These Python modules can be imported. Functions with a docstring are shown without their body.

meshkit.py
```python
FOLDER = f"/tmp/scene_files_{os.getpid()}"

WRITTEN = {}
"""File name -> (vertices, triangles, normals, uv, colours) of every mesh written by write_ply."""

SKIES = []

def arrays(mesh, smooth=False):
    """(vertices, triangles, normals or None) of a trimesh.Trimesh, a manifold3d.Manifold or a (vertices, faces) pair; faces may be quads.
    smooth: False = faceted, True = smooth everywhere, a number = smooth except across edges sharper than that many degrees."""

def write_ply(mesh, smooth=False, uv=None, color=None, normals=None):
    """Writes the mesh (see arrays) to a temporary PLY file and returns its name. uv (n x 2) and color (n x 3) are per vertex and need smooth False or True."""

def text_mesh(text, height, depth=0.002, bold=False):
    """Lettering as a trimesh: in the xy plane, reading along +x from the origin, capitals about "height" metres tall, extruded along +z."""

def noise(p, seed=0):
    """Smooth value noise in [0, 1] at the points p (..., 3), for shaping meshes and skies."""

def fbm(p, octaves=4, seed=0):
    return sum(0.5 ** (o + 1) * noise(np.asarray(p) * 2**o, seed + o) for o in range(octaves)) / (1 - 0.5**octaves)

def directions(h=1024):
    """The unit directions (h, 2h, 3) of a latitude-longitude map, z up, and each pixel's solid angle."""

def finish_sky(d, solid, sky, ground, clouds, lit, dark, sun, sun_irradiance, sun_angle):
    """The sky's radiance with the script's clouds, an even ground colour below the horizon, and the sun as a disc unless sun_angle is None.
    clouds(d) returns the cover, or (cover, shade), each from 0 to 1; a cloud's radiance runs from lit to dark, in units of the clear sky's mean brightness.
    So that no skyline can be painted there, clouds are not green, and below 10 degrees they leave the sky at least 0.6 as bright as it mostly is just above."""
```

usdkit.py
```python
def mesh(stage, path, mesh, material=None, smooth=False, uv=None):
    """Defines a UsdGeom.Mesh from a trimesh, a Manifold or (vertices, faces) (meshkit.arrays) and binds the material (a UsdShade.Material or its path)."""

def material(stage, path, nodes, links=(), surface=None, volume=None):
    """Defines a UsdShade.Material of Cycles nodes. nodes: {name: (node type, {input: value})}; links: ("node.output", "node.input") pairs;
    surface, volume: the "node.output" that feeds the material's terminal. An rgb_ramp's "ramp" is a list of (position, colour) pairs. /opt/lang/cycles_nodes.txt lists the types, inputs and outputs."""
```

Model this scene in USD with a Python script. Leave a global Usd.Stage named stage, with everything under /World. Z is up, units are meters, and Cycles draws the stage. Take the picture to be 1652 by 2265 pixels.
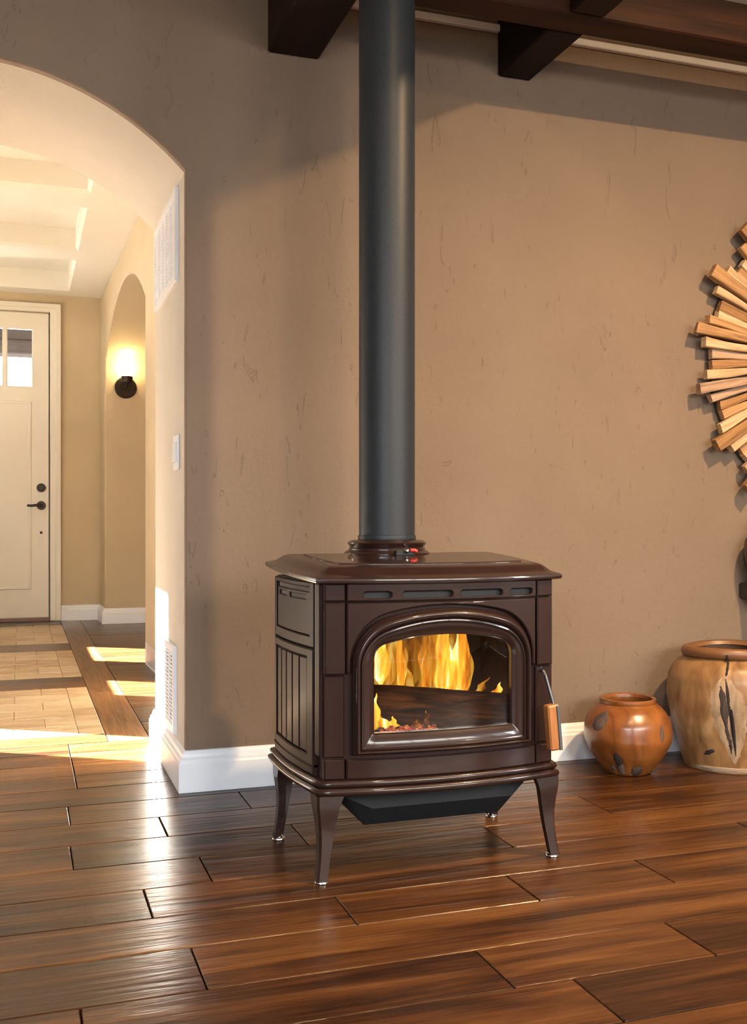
import math, random, numpy as np, trimesh, manifold3d as m3, usdkit, meshkit
from manifold3d import Manifold, CrossSection
from shapely.geometry import Polygon, box as sbox, Point
from pxr import Usd, UsdGeom, UsdLux, Gf, Sdf

stage = Usd.Stage.CreateInMemory()
UsdGeom.SetStageUpAxis(stage, UsdGeom.Tokens.z)
UsdGeom.Xform.Define(stage, '/World')
rng = random.Random(7)
PI = math.pi

# ------------------------------------------------------------------ camera
W, H, FPX, YAW, HORIZON = 1652, 2265, 2290.0, 18.85, 1148.0
CAM = (0.0, -3.25, 0.85)
cam = UsdGeom.Camera.Define(stage, '/World/camera')
cam.CreateHorizontalApertureAttr(36.0)
cam.CreateFocalLengthAttr(36.0 * FPX / W)
cam.CreateVerticalApertureOffsetAttr((HORIZON - H / 2) * 36.0 / W)
cam.CreateFStopAttr(0.0)
cam.CreateExposureAttr(-0.1)
cam.AddTranslateOp().Set(Gf.Vec3d(*CAM))
cam.AddRotateXYZOp().Set(Gf.Vec3f(90, 0, -YAW))

# ------------------------------------------------------------------ light
def rect_light(name, loc, rot, w, h, power, col):
    l = UsdLux.RectLight.Define(stage, '/World/' + name)
    l.CreateWidthAttr(w); l.CreateHeightAttr(h); l.CreateIntensityAttr(power); l.CreateColorAttr(Gf.Vec3f(*col))
    l.AddTranslateOp().Set(Gf.Vec3d(*loc)); l.AddRotateXYZOp().Set(Gf.Vec3f(*rot))
    return l
dome = UsdLux.DomeLight.Define(stage, '/World/sky_light')
dome.CreateIntensityAttr(1.0); dome.CreateColorAttr(Gf.Vec3f(0.92, 0.97, 1.0)); dome.CreateExposureAttr(0.5)
SUN_DIR = np.array([0.84, -0.54, -0.68])            # the way the sunlight travels: in through the hall's left windows
sun = UsdLux.DistantLight.Define(stage, '/World/sun_light')
sun.CreateAngleAttr(0.6); sun.CreateNormalizeAttr(True); sun.CreateIntensityAttr(118.0); sun.CreateColorAttr(Gf.Vec3f(1.0, 0.96, 0.90))
z_ = -SUN_DIR / np.linalg.norm(SUN_DIR); x_ = np.cross([0, 0, 1], z_); x_ /= np.linalg.norm(x_); y_ = np.cross(z_, x_)
mm = Gf.Matrix4d(*x_, 0, *y_, 0, *z_, 0, 0, 0, 0, 1); sun.AddTransformOp().Set(mm)
# daylight at the living room's windows (in the right wall and behind the camera) and recessed ceiling lamps
rect_light('daylight_front', (-1.2, -6.5, 2.5), (90, 0, 0), 5.4, 1.6, 29.0, (0.86, 0.93, 1.0))     # bright sky low over the garden
rect_light('daylight_front_right', (2.6, -6.5, 2.3), (90, 0, 0), 3.6, 1.6, 20.5, (1.0, 0.90, 0.76))
rect_light('daylight_right', (5.6, -4.2, 2.05), (0, 90, 0), 2.1, 3.6, 46.0, (0.97, 0.97, 1.0))
for k, (x, y) in enumerate(((2.35, -2.0), (1.15, -2.3))):                 # recessed lamps in the beamed ceiling
    l = UsdLux.DiskLight.Define(stage, '/World/ceiling_lamp_light' + ('_%03d' % k if k else ''))
    l.CreateRadiusAttr(.06); l.CreateIntensityAttr(4600.0 if k == 0 else 1000.0); l.CreateColorAttr(Gf.Vec3f(1.0, 0.66, 0.34)); l.AddTranslateOp().Set(Gf.Vec3d(x, y, 2.705))

# ------------------------------------------------------------------ materials
def mat(name, nodes, links=(), surface='p.BSDF', volume=None):
    return usdkit.material(stage, '/World/Looks/' + name, nodes, links, surface=surface, volume=volume)
def plain(name, col, rough=0.5, **kw):
    return mat(name, {'p': ('principled_bsdf', dict(base_color=col, roughness=rough, **kw))})
def wood(name, ramp, scale, rough=(0.3, 0.5), bump=0.3, dist=0.004, vary=0.5, coat=0.0, fine=1.0, spec=0.5):
    n = {'t': ('texture_coordinate', {}), 'o': ('object_info', {}),
         'k': ('math', {'math_type': 'multiply', 'value2': 43.7}), 'c': ('combine_xyz', {}),
         'a': ('vector_math', {'math_type': 'add'}), 'm': ('mapping', {'scale': scale}),
         'n': ('noise_texture', {'scale': 1.0, 'detail': 5.0, 'roughness': 0.6, 'distortion': 0.6}),
         'm2': ('mapping', {'scale': tuple(s * (2.0 if s == min(scale) else 6.0) for s in scale)}),
         'n2': ('noise_texture', {'scale': 1.0, 'detail': 3.0, 'roughness': 0.6}),
         'v': ('math', {'math_type': 'multiply_add', 'value2': vary, 'value3': -vary / 2}),
         's1': ('math', {'math_type': 'multiply_add', 'value2': 0.35 * fine, 'value3': -0.175 * fine}),
         's2': ('math', {'math_type': 'add'}), 's3': ('math', {'math_type': 'add', 'use_clamp': True}),
         'r': ('rgb_ramp', {'ramp': ramp}),
         'rr': ('map_range', {'to_min': rough[0], 'to_max': rough[1]}),
         'b': ('bump', {'strength': bump, 'distance': dist}),
         'p': ('principled_bsdf', {'coat_weight': coat, 'coat_roughness': 0.15, 'specular_ior_level': spec})}
    L = [('o.random', 'k.value1'), ('k.value', 'c.x'), ('k.value', 'c.y'), ('k.value', 'c.z'), ('t.object', 'a.vector1'), ('c.vector', 'a.vector2'),
         ('a.vector', 'm.vector'), ('m.vector', 'n.vector'), ('a.vector', 'm2.vector'), ('m2.vector', 'n2.vector'),
         ('o.random', 'v.value1'), ('n2.fac', 's1.value1'), ('n.fac', 's2.value1'), ('v.value', 's2.value2'), ('s2.value', 's3.value1'), ('s1.value', 's3.value2'),
         ('s3.value', 'r.fac'), ('r.color', 'p.base_color'), ('n2.fac', 'rr.value'), ('rr.result', 'p.roughness'), ('s2.value', 'b.height'), ('b.normal', 'p.normal')]
    return mat(name, n, L)
def plaster(name, col, rough=0.75, bump=0.35, spec=0.25):
    lo = tuple(c * 0.93 for c in col); hi = tuple(min(1, c * 1.06) for c in col)
    n = {'g': ('geometry', {}), 'n1': ('noise_texture', {'scale': 2.2, 'detail': 4.0}), 'r': ('rgb_ramp', {'ramp': [(0.3, lo), (0.7, hi)]}),
         'n2': ('noise_texture', {'scale': 55.0, 'detail': 3.0, 'roughness': 0.6}),
         'm': ('mapping', {'rotation': (0.0, 0.7, 0.0), 'scale': (30.0, 30.0, 9.0)}), 'n3': ('noise_texture', {'scale': 1.0, 'detail': 3.0, 'distortion': 1.5}),
         'cr': ('rgb_ramp', {'ramp': [(0.0, (1, 1, 1)), (0.27, (1, 1, 1)), (0.30, (0, 0, 0)), (0.33, (1, 1, 1)), (1.0, (1, 1, 1))]}),
         'h': ('math', {'math_type': 'multiply_add', 'value2': 0.8}), 'b': ('bump', {'strength': bump, 'distance': 0.004}),
         'p': ('principled_bsdf', {'roughness': rough, 'specular_ior_level': spec})}
    L = [('g.position', 'n1.vector'), ('g.position', 'n2.vector'), ('g.position', 'm.vector'), ('m.vector', 'n3.vector'), ('n1.fac', 'r.fac'), ('r.color', 'p.base_color'),
         ('n3.fac', 'cr.fac'), ('cr.color', 'h.value1'), ('n2.fac', 'h.value3'), ('h.value', 'b.height'), ('b.normal', 'p.normal')]
    return mat(name, n, L)

M = {}
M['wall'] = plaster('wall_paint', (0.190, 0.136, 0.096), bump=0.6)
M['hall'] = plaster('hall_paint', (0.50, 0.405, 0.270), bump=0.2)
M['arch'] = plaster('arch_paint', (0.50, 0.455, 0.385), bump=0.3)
M['cream'] = plain('ceiling_cream', (0.82, 0.79, 0.70), 0.7)
M['ceil'] = plain('beige_ceiling', (0.50, 0.47, 0.42), 0.8)
M['white'] = plain('white_gloss_paint', (0.86, 0.88, 0.92), 0.35)
M['trimcream'] = plain('cream_gloss_paint', (0.80, 0.755, 0.65), 0.35)
M['floor'] = wood('floor_wood', [(0.22, (0.007, 0.0025, 0.0013)), (0.42, (0.033, 0.0112, 0.0036)), (0.58, (0.072, 0.026, 0.0070)), (0.80, (0.135, 0.056, 0.0155))], (1.6, 17.0, 17.0), (0.20, 0.34), 0.75, 0.005, 0.22, spec=0.24)
M['gap'] = plain('floor_gap', (0.018, 0.010, 0.008), 0.5)
M['beam'] = wood('beam_wood', [(0.2, (0.005, 0.0022, 0.0014)), (0.6, (0.014, 0.0055, 0.003)), (0.9, (0.026, 0.010, 0.005))], (12.0, 1.2, 12.0), (0.5, 0.65), 0.3, spec=0.15)
M['crossbeam'] = wood('cross_beam_wood', [(0.2, (0.006, 0.0025, 0.0014)), (0.6, (0.018, 0.0065, 0.003)), (0.9, (0.045, 0.015, 0.006))], (1.2, 12.0, 12.0), (0.5, 0.65), 0.3, spec=0.15)
M['tile'] = mat('stone_tile', {'g': ('geometry', {}), 'o': ('object_info', {}), 'm': ('mapping', {'scale': (5, 22, 5)}), 'n': ('noise_texture', {'detail': 5.0, 'distortion': 1.0}),
    'v': ('math', {'math_type': 'multiply_add', 'value2': 0.25, 'value3': -0.12}), 's': ('math', {'math_type': 'add'}),
    'r': ('rgb_ramp', {'ramp': [(0.3, (0.30, 0.19, 0.10)), (0.5, (0.48, 0.35, 0.21)), (0.7, (0.60, 0.47, 0.31))]}), 'b': ('bump', {'strength': 0.3, 'distance': 0.004}), 'p': ('principled_bsdf', {'roughness': 0.4})},
    [('g.position', 'm.vector'), ('m.vector', 'n.vector'), ('o.random', 'v.value1'), ('n.fac', 's.value1'), ('v.value', 's.value2'), ('s.value', 'r.fac'), ('r.color', 'p.base_color'), ('n.fac', 'b.height'), ('b.normal', 'p.normal')])
M['enamel'] = plain('brown_enamel', (0.019, 0.0085, 0.0066), 0.30, coat_weight=0.55, coat_roughness=0.05, specular_ior_level=0.2)
M['satin'] = plain('brown_enamel_satin', (0.019, 0.0088, 0.0070), 0.50, coat_weight=0.04, coat_roughness=0.2, specular_ior_level=0.10)
M['pipe'] = mat('pipe_paint', {'g': ('geometry', {}), 'n': ('noise_texture', {'scale': 420.0, 'detail': 2.0}), 'r': ('rgb_ramp', {'ramp': [(0.35, (0.014, 0.0165, 0.020)), (0.65, (0.022, 0.026, 0.031))]}),
    'b': ('bump', {'strength': 0.15, 'distance': 0.001}), 'p': ('principled_bsdf', {'roughness': 0.45, 'metallic': 0.0, 'specular_ior_level': 0.25})},
    [('g.position', 'n.vector'), ('n.fac', 'r.fac'), ('r.color', 'p.base_color'), ('n.fac', 'b.height'), ('b.normal', 'p.normal')])
M['black'] = plain('matte_black', (0.006, 0.006, 0.007), 0.7)
M['shield'] = plain('black_shield_paint', (0.010, 0.0115, 0.0135), 0.6, specular_ior_level=0.2)
M['chrome'] = plain('chrome', (0.75, 0.76, 0.78), 0.12, metallic=1.0)
M['steel'] = plain('brushed_steel', (0.12, 0.12, 0.125), 0.5, metallic=1.0)
M['red'] = plain('red_tip', (0.65, 0.03, 0.02), 0.3)
M['grip'] = wood('grip_wood', [(0.2, (0.22, 0.075, 0.018)), (0.8, (0.36, 0.14, 0.038))], (30, 30, 4), (0.35, 0.45), 0.1)
M['soot'] = mat('firebrick', {'g': ('geometry', {}), 'n': ('noise_texture', {'scale': 22.0, 'detail': 4.0}), 'r': ('rgb_ramp', {'ramp': [(0.4, (0.006, 0.0035, 0.0025)), (0.7, (0.030, 0.013, 0.007))]}), 'p': ('principled_bsdf', {'roughness': 0.9})},
    [('g.position', 'n.vector'), ('n.fac', 'r.fac'), ('r.color', 'p.base_color')])
M['log'] = mat('charred_wood', {'t': ('texture_coordinate', {}), 'm': ('mapping', {'scale': (8, 60, 60)}), 'n': ('noise_texture', {'scale': 1.0, 'detail': 5.0, 'distortion': 0.7}),
    'r': ('rgb_ramp', {'ramp': [(0.36, (0.006, 0.003, 0.002)), (0.50, (0.025, 0.009, 0.004)), (0.62, (0.06, 0.020, 0.006)), (0.8, (0.12, 0.044, 0.013))]}), 'b': ('bump', {'strength': 0.9, 'distance': 0.006}), 'p': ('principled_bsdf', {'roughness': 0.9, 'specular_ior_level': 0.03})},
    [('t.object', 'm.vector'), ('m.vector', 'n.vector'), ('n.fac', 'r.fac'), ('r.color', 'p.base_color'), ('n.fac', 'b.height'), ('b.normal', 'p.normal')])
M['char'] = plain('burnt_black', (0.008, 0.005, 0.004), 0.9, specular_ior_level=0.05)
def flame(name, dense, bright, hot):
    """Flame: light given off in upright streaks, thinning out to clear at the edges."""
    n = {'g': ('geometry', {}), 'm': ('mapping', {'scale': (46, 30, 5.0)}), 'n': ('noise_texture', {'scale': 1.0, 'detail': 2.0, 'roughness': 0.5, 'distortion': 0.9}),
         'lw': ('layer_weight', {'blend': 0.35}), 'inv': ('math', {'math_type': 'subtract', 'value1': 1.0}), 'pw': ('math', {'math_type': 'power', 'value2': 0.7}),
         'fr': ('rgb_ramp', {'ramp': [(0.0, (0.04,) * 3), (0.36, (0.08,) * 3), (0.58, (dense,) * 3), (1.0, (dense,) * 3)]}),
         'f': ('math', {'math_type': 'multiply', 'use_clamp': True}),
         'r': ('rgb_ramp', {'ramp': [(0.30, (0.75, 0.15, 0.010)), (0.46, (0.95, 0.30, 0.018)), (0.58, (1.0, 0.52, 0.05)), (0.68, hot), (1.0, hot)]}),
         'e': ('emission', {'strength': bright}), 't': ('transparent_bsdf', {}), 'x': ('mix_closure', {})}
    L = [('g.position', 'm.vector'), ('m.vector', 'n.vector'), ('lw.facing', 'inv.value2'), ('inv.value', 'pw.value1'), ('n.fac', 'fr.fac'), ('fr.color', 'f.value1'), ('pw.value', 'f.value2'),
         ('n.fac', 'r.fac'), ('r.color', 'e.color'), ('t.BSDF', 'x.closure1'), ('e.emission', 'x.closure2'), ('f.value', 'x.fac')]
    return mat(name, n, L, 'x.closure')
M['flame'] = flame('flame_yellow', 0.7, 0.95, (1.0, 0.80, 0.28))
M['flamehot'] = flame('flame_white_yellow', 0.92, 2.1, (1.0, 0.95, 0.60))
M['flamedim'] = flame('flame_orange', 0.42, 0.6, (1.0, 0.55, 0.08))
M['ember'] = mat('ember', {'g': ('geometry', {}), 'n': ('noise_texture', {'scale': 90.0, 'detail': 3.0}), 'r': ('rgb_ramp', {'ramp': [(0.40, (0.0, 0.0, 0.0)), (0.52, (0.8, 0.05, 0.01)), (0.66, (1.0, 0.45, 0.06))]}),
    'p': ('principled_bsdf', {'base_color': (0.02, 0.015, 0.012), 'roughness': 0.9, 'emission_strength': 0.75})}, [('g.position', 'n.vector'), ('n.fac', 'r.fac'), ('r.color', 'p.emission_color')])
M['glass'] = mat('stove_glass', {'f': ('fresnel', {'IOR': 1.45}), 't': ('transparent_bsdf', {'color': (0.97, 0.96, 0.95)}), 'g': ('glossy_bsdf', {'color': (1, 1, 1), 'roughness': 0.02}), 'x': ('mix_closure', {})},
    [('f.fac', 'x.fac'), ('t.BSDF', 'x.closure1'), ('g.BSDF', 'x.closure2')], 'x.closure')
M['pot1'] = mat('polished_root_wood', {'t': ('texture_coordinate', {}), 'm': ('mapping', {'scale': (9, 9, 5)}), 'n': ('noise_texture', {'scale': 1.0, 'detail': 5.0, 'distortion': 1.6}),
    'r': ('rgb_ramp', {'ramp': [(0.25, (0.075, 0.020, 0.006)), (0.45, (0.19, 0.060, 0.013)), (0.62, (0.24, 0.082, 0.017)), (0.8, (0.30, 0.115, 0.025))]}), 'p': ('principled_bsdf', {'roughness': 0.30, 'coat_weight': 0.4, 'coat_roughness': 0.25})},
    [('t.object', 'm.vector'), ('m.vector', 'n.vector'), ('n.fac', 'r.fac'), ('r.color', 'p.base_color')])
M['pot2'] = mat('pale_root_wood', {'t': ('texture_coordinate', {}), 'm': ('mapping', {'scale': (11, 11, 4)}), 'n': ('noise_texture', {'scale': 1.0, 'detail': 5.0, 'distortion': 1.8}),
    'r': ('rgb_ramp', {'ramp': [(0.25, (0.10, 0.044, 0.015)), (0.45, (0.21, 0.105, 0.039)), (0.60, (0.28, 0.150, 0.060)), (0.8, (0.42, 0.26, 0.12))]}), 'p': ('principled_bsdf', {'roughness': 0.42})},
    [('t.object', 'm.vector'), ('m.vector', 'n.vector'), ('n.fac', 'r.fac'), ('r.color', 'p.base_color')])
M['rim2'] = plain('brown_rim_wood', (0.165, 0.070, 0.026), 0.4)
M['raw'] = wood('raw_split_wood', [(0.2, (0.10, 0.050, 0.024)), (0.45, (0.21, 0.120, 0.058)), (0.8, (0.36, 0.25, 0.15))], (26, 26, 6), (0.7, 0.8), 0.8, 0.006)
M['bark'] = wood('grey_bark', [(0.2, (0.022, 0.014, 0.011)), (0.5, (0.075, 0.048, 0.036)), (0.85, (0.16, 0.11, 0.08))], (24, 24, 8), (0.8, 0.9), 0.9, 0.006)
M['crack'] = plain('dark_crack', (0.018, 0.011, 0.009), 0.9)
M['ash'] = plain('pale_weathered_wood', (0.30, 0.21, 0.14), 0.8)
for i, (lo, mid, hi) in enumerate([((0.30, 0.14, 0.05), (0.46, 0.25, 0.10), (0.55, 0.33, 0.15)), ((0.46, 0.27, 0.13), (0.62, 0.42, 0.23), (0.70, 0.52, 0.32)), ((0.20, 0.085, 0.028), (0.36, 0.18, 0.06), (0.44, 0.24, 0.09)), ((0.30, 0.17, 0.10), (0.46, 0.29, 0.18), (0.55, 0.37, 0.25))]):
    M['stick%d' % i] = wood('stick_wood_%s' % 'abcd'[i], [(0.12, tuple(c * .30 for c in lo)), (0.30, tuple(c * .75 for c in lo)), (0.55, tuple(c * .85 for c in mid)), (0.85, tuple(c * .9 for c in hi))], (4, 75, 75), (0.55, 0.7), 0.6, 0.003, 0.25, fine=1.6)
M['burnt'] = plain('burnt_stick_end', (0.05, 0.025, 0.012), 0.8)
M['bronze'] = plain('oil_rubbed_bronze', (0.030, 0.018, 0.012), 0.35, metallic=0.6)
M['lamp'] = mat('lit_lamp_glass', {'e': ('emission', {'color': (1.0, 0.74, 0.34), 'strength': 40.0})}, (), 'e.emission')
M['console'] = plain('dark_console_lacquer', (0.030, 0.024, 0.020), 0.35)
M['vase'] = plain('dark_red_glaze', (0.035, 0.010, 0.008), 0.25)
M['pane'] = mat('window_pane', {'f': ('fresnel', {'IOR': 1.45}), 't': ('transparent_bsdf', {}), 'g': ('glossy_bsdf', {'color': (1, 1, 1), 'roughness': 0.0}), 'x': ('mix_closure', {})},
    [('f.fac', 'x.fac'), ('t.BSDF', 'x.closure1'), ('g.BSDF', 'x.closure2')], 'x.closure')
M['concrete'] = plain('porch_paving', (0.14, 0.135, 0.125), 0.9)
M['porch'] = plain('porch_wood', (0.016, 0.0135, 0.014), 0.9, specular_ior_level=0.05)
M['threshold'] = plain('threshold_wood', (0.12, 0.045, 0.02), 0.4)

# ------------------------------------------------------------------ helpers
taken = {}
def path_for(name, parent=None):
    base = (str(parent.GetPath()) if parent is not None else '/World') + '/' + name
    k = taken.get(base, 0); taken[base] = k + 1
    return base if k == 0 else '%s_%03d' % (base, k)
def tag(p, label=None, cat=None, group=None, kind=None):
    for k, v in (('label', label), ('category', cat), ('group', group), ('kind', kind)):
        if v: p.SetCustomDataByKey(k, v)
    return p
def place(x, loc, rot):
    if loc is not None: x.AddTranslateOp().Set(Gf.Vec3d(*map(float, loc)))
    if rot is not None: x.AddRotateXYZOp().Set(Gf.Vec3f(*map(float, rot)))
def obj(name, mesh, m, parent=None, smooth=30, loc=None, rot=None, **kw):
    u = usdkit.mesh(stage, path_for(name, parent), mesh, M[m] if isinstance(m, str) else m, smooth=smooth)
    place(u, loc, rot)
    return tag(u.GetPrim(), **kw)
def thing(name, label=None, cat=None, loc=None, rot=None, **kw):
    x = UsdGeom.Xform.Define(stage, path_for(name)); place(x, loc, rot)
    return tag(x.GetPrim(), label, cat, **kw)
def struct(name, mesh, m, smooth=30, parent=None):
    return obj(name, mesh, m, parent, smooth=smooth, kind=None if parent is not None else 'structure')
def tm(mf):
    a = mf.to_mesh(); return trimesh.Trimesh(np.array(a.vert_properties)[:, :3], np.array(a.tri_verts), process=False)
def man(t):
    t = trimesh.Trimesh(t.vertices, t.faces); t.merge_vertices(); t.fix_normals()
    r = Manifold(m3.Mesh(np.asarray(t.vertices, np.float32), np.asarray(t.faces, np.uint32)))
    assert not r.is_empty(), 'mesh is not closed'
    return r
def cat(*ms):
    return trimesh.util.concatenate([m for m in ms])
def box(x0, x1, y0, y1, z0, z1, c=0.0):
    if c <= 0:
        return trimesh.creation.box(bounds=[(x0, y0, z0), (x1, y1, z1)])
    p = []
    for X, sx in ((x0, 1), (x1, -1)):
        for Y, sy in ((y0, 1), (y1, -1)):
            for Z, sz in ((z0, 1), (z1, -1)):
                p += [(X + sx * c, Y + sy * c, Z), (X + sx * c, Y, Z + sz * c), (X, Y + sy * c, Z + sz * c)]
    return tm(Manifold.hull_points(np.array(p, np.float64)))
def rings_mesh(rings, cap0=True, cap1=True):
    """Closed rings of equal length stacked into a solid."""
    n = len(rings[0]); v = np.vstack(rings); f = []
    for k in range(len(rings) - 1):
        for i in range(n):
            a, b = k * n + i, k * n + (i + 1) % n; c, d = a + n, b + n
            f += [(a, b, d), (a, d, c)]
    for do, k in ((cap0, 0), (cap1, len(rings) - 1)):
        if do:
            r = np.asarray(rings[k]); e = np.linalg.svd(r - r.mean(0))[2]
            q = np.c_[r @ e[0], r @ e[1]]
            _, t = trimesh.creation.triangulate_polygon(Polygon(q), engine='earcut')
            t = t % n if t.max() >= n else t
            for tr in t:
                f.append(tuple(k * n + int(i) for i in tr))
    m = trimesh.Trimesh(v, f, process=False); m.merge_vertices(); trimesh.repair.fix_normals(m)
    return m
def lathe(profile, n=64):
    m = trimesh.creation.revolve(np.array(profile, float), sections=n); return m
def tube(points, r, n=12):
    v, f = _tube(points, r, n); m = trimesh.Trimesh(v, f, process=False); trimesh.repair.fix_normals(m); return m
def _tube(points, radii, sides):
    p = np.asarray(points, float); t = np.gradient(p, axis=0); t /= np.linalg.norm(t, axis=1, keepdims=True)
    a = np.cross(t, np.where(np.abs(t[:, 2:]) < 0.9, [0, 0, 1.0], [1.0, 0, 0])); a /= np.linalg.norm(a, axis=1, keepdims=True); b = np.cross(t, a)
    g = np.arange(sides) * 2 * PI / sides; R = np.broadcast_to(radii, (len(p),))
    v = p[:, None] + R[:, None, None] * (np.cos(g)[None, :, None] * a[:, None] + np.sin(g)[None, :, None] * b[:, None])
    f = []
    for i in range(len(p) - 1):
        for j in range(sides):
            q = [i * sides + j, i * sides + (j + 1) % sides, (i + 1) * sides + (j + 1) % sides, (i + 1) * sides + j]
            f += [(q[0], q[1], q[2]), (q[0], q[2], q[3])]
    v = v.reshape(-1, 3); k = len(v); v = np.vstack([v, p[0], p[-1]])
    for j in range(sides):
        f.append((k, (j + 1) % sides, j)); o = (len(p) - 1) * sides; f.append((k + 1, o + j, o + (j + 1) % sides))
    return v, f
def signed_area(r):
    r = np.asarray(r); return 0.5 * np.sum(r[:, 0] * np.roll(r[:, 1], -1) - np.roll(r[:, 0], -1) * r[:, 1])
def inset(r, d):
    """Mitred inward offset of a closed counter-clockwise ring, keeping its vertices."""
    r = np.asarray(r, float); e = np.roll(r, -1, 0) - r; e /= np.linalg.norm(e, axis=1, keepdims=True) + 1e-12
    nrm = np.c_[-e[:, 1], e[:, 0]]; p = np.roll(nrm, 1, 0); b = nrm + p; s = (b * nrm).sum(1, keepdims=True)
    return r + d * b / np.maximum(s, 0.35)
def plate(outer, holes=(), d=0.01, c=0.002):
    """A flat plate in (u, z) standing out by d towards +w, its front edges chamfered by c. Returns vertices (u, z, w)."""
    loops = [np.asarray(outer, float)] + [np.asarray(h, float) for h in holes]
    loops = [l if (signed_area(l) > 0) == (k == 0) else l[::-1] for k, l in enumerate(loops)]
    v, f, base = [], [], 0; tops, bots = [], []
    for l in loops:
        n = len(l); ins = inset(l, c)
        for q, w in ((l, 0.0), (l, d - c), (ins, d)):
            v.append(np.c_[q, np.full(n, w)])
        for k in range(2):
            for i in range(n):
                a, b = base + k * n + i, base + k * n + (i + 1) % n
                f += [(a, b, b + n), (a, b + n, a + n)]
        bots.append(np.arange(base, base + n)); tops.append(np.arange(base + 2 * n, base + 3 * n)); base += 3 * n
    V = np.vstack(v)
    for ids, flip in ((bots, True), (tops, False)):
        pg = Polygon(V[ids[0], :2], [V[h, :2] for h in ids[1:]])
        pv, pt = trimesh.creation.triangulate_polygon(pg, engine='earcut')
        allid = np.concatenate(ids); xy = V[allid, :2]
        idx = allid[np.array([np.argmin(((xy - p) ** 2).sum(1)) for p in pv])]
        for t in pt:
            t = idx[t]
            if len(set(t.tolist())) == 3:
                f.append(tuple(t[::-1] if flip else t))
    m = trimesh.Trimesh(V, f, process=False); m.merge_vertices(); trimesh.repair.fix_normals(m)
    return m
def arc(cx, cy, r, a0, a1, n):
    a = np.radians(np.linspace(a0, a1, n)); return np.c_[cx + r * np.cos(a), cy + r * np.sin(a)]
def remap(m, fn, ref=None):
    if ref:
        m = tm(man(m).refine_to_length(ref))
    v = fn(np.asarray(m.vertices)); r = trimesh.Trimesh(v, m.faces, process=False); trimesh.repair.fix_normals(r); return r
def sweep(profile, path, closed=False):
    """profile: (offset, z) points; path: xy points; the profile's offset runs to the left of the path; ends cut by mitres."""
    P = np.asarray(path, float); n = len(P); rings = []
    for i in range(n):
        d0 = P[i] - P[i - 1] if (i > 0 or closed) else P[1] - P[0]; d1 = P[(i + 1) % n] - P[i] if (i < n - 1 or closed) else d0
        d0 = d0 / np.linalg.norm(d0); d1 = d1 / np.linalg.norm(d1); n0 = np.array([-d0[1], d0[0]]); n1 = np.array([-d1[1], d1[0]])
        b = n0 + n1; b /= (b @ n0)
        rings.append(np.array([(*(P[i] + b * o), z) for o, z in profile]))
    return rings_mesh(rings)

# ------------------------------------------------------------------ the setting: living room
X0 = 0.489                                            # the arch's right edge
ACX, ACZ, AR = -0.147, 1.341, 0.8747                   # arch circle
AXL = 2 * ACX - X0
a_end = math.degrees(math.atan2(1.941 - ACZ, X0 - ACX))
def arch_ring(z0=-0.02):
    t = arc(ACX, ACZ, AR, a_end, 180 - a_end, 49)
    return np.vstack([[(AXL, z0), (X0, z0)], t])
CEIL = 2.72
RX0, RX1, RY = -3.0, 3.7, -4.6
def yface(m):                                         # plate coordinates (x, z, w) -> world, w towards -Y
    return remap(m, lambda v: np.c_[v[:, 0], -v[:, 2], v[:, 1]])
a_ = arch_ring(0.0)
outer = [(AXL, 0.0), (RX0, 0.0), (RX0, CEIL + .02), (RX1, CEIL + .02), (RX1, 0.0), (X0, 0.0)]
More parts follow.
